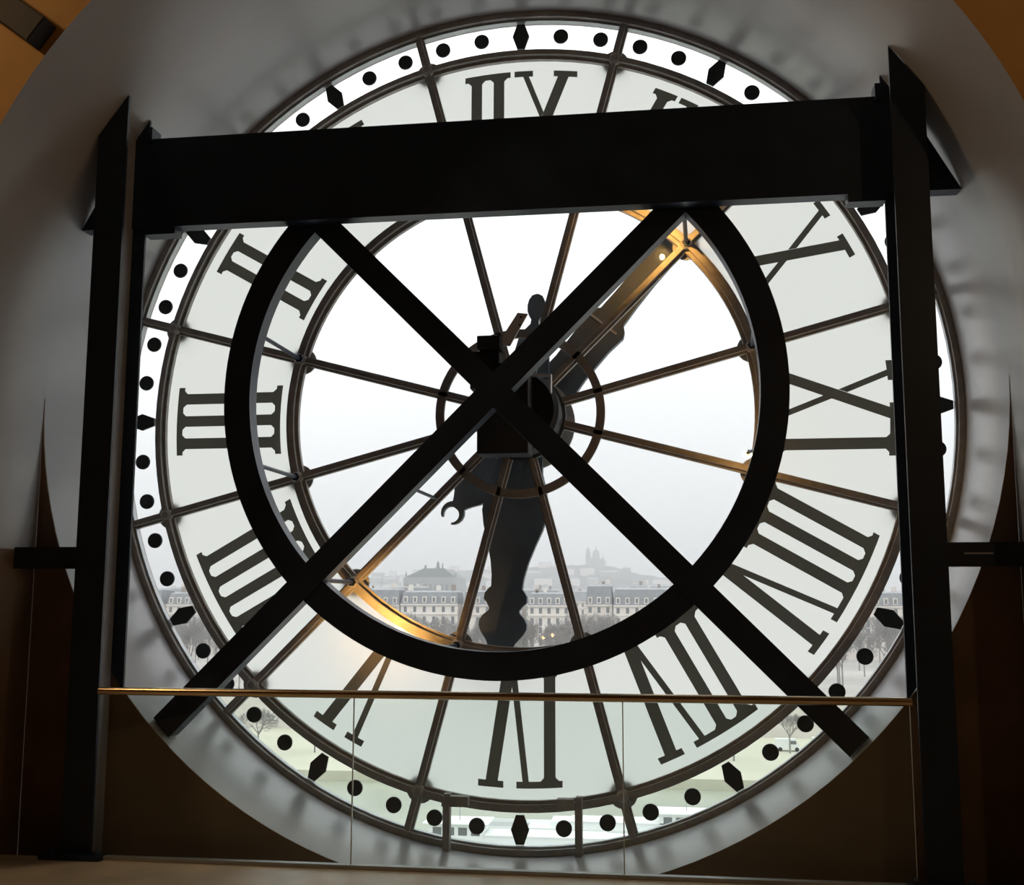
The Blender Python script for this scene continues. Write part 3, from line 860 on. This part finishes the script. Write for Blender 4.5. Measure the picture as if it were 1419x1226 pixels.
for k in range(160):
    x = hb.uniform(-900, 260); i = min(range(n), key=lambda q: abs(xs_[q][0] - x))
    f = hb.choice((0.38, 0.6, 0.8, 1.0)); yy = {0.38: 2650, 0.6: 2750, 0.8: 2850, 1.0: 2995}[f]
    z = ZS + (xs_[i][1] - ZS) * f
    wd = hb.uniform(8, 22); ht = hb.uniform(4, 9)
    if any(abs(x - p_[0]) < wd + p_[2] and abs(yy - p_[1]) < 25 for p_ in done): continue
    done.append((x, yy, wd + 1))
    t = thing('hill_house', 'faint %s house %s' % ('stone' if k % 2 else 'white', 'on the crest of the misty hill' if f == 1.0 else 'on the slope of the misty hill'), 'house', (x, yy - 15, z - 6), 'houses on the misty hill')
    MB().box((x - wd, yy - 22, z - 14), (x + wd, yy - 6, z + ht)).build('wall', M_STONE2 if k % 2 else M_WHITE, t)
    MB().hexa([(x - wd, yy - 22, z + ht), (x + wd, yy - 22, z + ht), (x + wd, yy - 6, z + ht), (x - wd, yy - 6, z + ht), (x - wd + 2, yy - 15, z + ht + 4), (x + wd - 2, yy - 15, z + ht + 4), (x + wd - 2, yy - 13, z + ht + 4), (x - wd + 2, yy - 13, z + ht + 4)]).build('roof', M_ZINC, t)

YC = 3000
ch = thing('domed_church', 'faint white church with tall domes and bell tower on the hilltop', 'church', (-220, YC, 95))
MB().box((-244, YC - 25, 80), (-196, YC + 30, 113)).build('nave', M_WHITE, ch)
def dome(x, z0, r, drum_h, dome_h, name):
    p = [(r, 0), (r, drum_h)] + [(r * math.cos(q) ** 0.85 if math.cos(q) > 0 else 0.01, drum_h + dome_h * math.sin(q)) for q in [PI / 2 * i / 7 for i in range(1, 7)]]
    top = drum_h + dome_h
    p += [(r * 0.16, top), (r * 0.14, top + r * 0.55), (0.15, top + r * 1.1)]
    return MB().lathe(p, (x, YC, z0), 'z', 18).build(name, M_WHITE, ch, smooth=False)
dome(-219.5, 108, 9.5, 15, 19, 'main_dome')
dome(-202.0, 105, 5.0, 6, 10, 'small_dome'); dome(-209.5, 105, 4.0, 4, 8, 'small_dome'); dome(-231, 105, 4.0, 6, 9, 'small_dome')
MB().box((-246, YC - 4, 100), (-234, YC + 8, 132)).build('bell_tower', M_WHITE, ch)
dome(-240, 132, 5.6, 1, 13, 'tower_dome')

# boats moored on the near side of the river
def boat(x, y, ln, label, bridge=True, rev=1):
    t = thing('river_boat', label, 'boat', (x, y, ZW))
    h = ln / 2; wd = 2.6
    deck = ZW + 1.5
    pts = [(-h, -wd), (h * 0.72, -wd), (h * 0.9, -wd * 0.6), (h, 0), (h * 0.9, wd * 0.6), (h * 0.72, wd), (-h, wd)]
    pts = [(x + rev * px, y + py) for px, py in pts]
    n = len(pts)
    b = MB(); b.v = [(px * 1.0, py, ZW - 0.3) for px, py in pts] + [(px, py, deck) for px, py in pts]
    b.f = [tuple(range(n)), tuple(reversed(range(n, 2 * n)))] + [(i, (i + 1) % n, n + (i + 1) % n, n + i) for i in range(n)]; b.mi = [0] * len(b.f)
    b.build('hull', M_BOAT, t)
    MB().box((x - h * 0.97, y - wd * 0.9, deck), (x + rev * h * 0.65, y + wd * 0.9, deck + 0.06)).build('deck', M_GREYB, t)
    b = MB()
    for s_ in (-1, 1): b.box((x - h * 0.98, y + s_ * wd - 0.05, deck), (x + h * 0.7, y + s_ * wd + 0.05, deck + 0.45))
    b.build('bulwark', M_BOAT, t)
    cb = MB().box((x - rev * h * 0.62, y - 1.9, deck), (x + rev * h * 0.45, y + 1.9, deck + 1.1)).build('hold_cover', M_BOAT, t)
    MB().box((x - rev * h * 0.45, y - 2.0, deck + 1.1), (x + rev * h * 0.30, y + 2.0, deck + 1.22)).build('cover_top', M_BOAT, cb)
    if bridge:
        wx = x - rev * h * 0.62
        wh = MB().box((wx - 3.2, y - 2.0, deck), (wx + 3.0, y + 2.0, deck + 2.3)).build('wheelhouse', M_BOAT, t)
        for k in range(4):
            MB().box((wx - 2.7 + k * 1.45, y - 2.03, deck + 1.1), (wx - 1.7 + k * 1.45, y - 1.98, deck + 1.95)).build('window', M_WIN, wh)
        MB().box((wx - 3.8, y - 2.4, deck + 2.3), (wx + 3.6, y + 2.4, deck + 2.42)).build('canopy', M_BOAT, t)
        MB().tube((wx, y, deck + 2.4), (wx, y, deck + 4.6), 0.06, n=6).build('mast', M_GREYB, t)
    for k in range(3):
        MB().lathe([(0.22, -0.06), (0.22, 0.0)], (x - 2 + k * 3.0, y - wd - 0.02, ZW + 0.7), 'y', 12).build('porthole', M_WIN, t)
    return t
boat(-13, 124, 36, 'long white river boat with wheelhouse and canopy moored below the clock')
boat(-40, 125, 16, 'short white river boat moored astern of the long boat', False)
boat(17, 126, 20, 'white river boat moored ahead of the long boat', True, -1)
boat(-8, 134, 30, 'white river boat lying outside the long boat', True, -1)

# vans parked on the far quay road
M_TYRE = mat('tyre', (0.02, 0.02, 0.02), 0.8)
for i, x in enumerate((-108, -98, -86, 10, 20, 27, 36)):
    y, z = 214 + (i % 2) * 3, ZQ
    t = thing('parked_van', 'small white van parked on the low quay', 'van', (x, y, z), 'vans on the low quay')
    MB().hexa([(x - 2.4, y - 0.95, z + 0.4), (x + 2.4, y - 0.95, z + 0.4), (x + 2.4, y + 0.95, z + 0.4), (x - 2.4, y + 0.95, z + 0.4), (x - 2.35, y - 0.85, z + 2.2), (x + 1.3, y - 0.85, z + 2.2), (x + 1.3, y + 0.85, z + 2.2), (x - 2.35, y + 0.85, z + 2.2)]).build('body', M_BOAT, t)
    MB().box((x + 0.1, y - 0.96, z + 1.3), (x + 1.4, y - 0.90, z + 1.9)).build('window', M_WIN, t)
    for wx in (-1.5, 1.5):
        MB().lathe([(0.38, -0.12), (0.38, 0.12)], (x + wx, y - 0.86, z + 0.38), 'y', 12).build('wheel', M_TYRE, t)

# ------------------------------------------------------------------ haze over the city
hz = bpy.data.materials.new('haze'); hz.use_nodes = True
t = hz.node_tree; t.nodes.clear()
o = t.nodes.new('ShaderNodeOutputMaterial'); v = t.nodes.new('ShaderNodeVolumeScatter')
v.inputs['Color'].default_value = (0.98, 0.99, 1, 1); v.inputs['Density'].default_value = 0.00042
v.inputs['Anisotropy'].default_value = 0.0
t.links.new(v.outputs[0], o.inputs['Volume'])
h = MB().box((-3400, 100, ZW - 0.5), (3400, 6000, 180)).build('haze', hz)
tag(h, 'pale grey mist lying over the river and city', 'haze', kind='stuff')
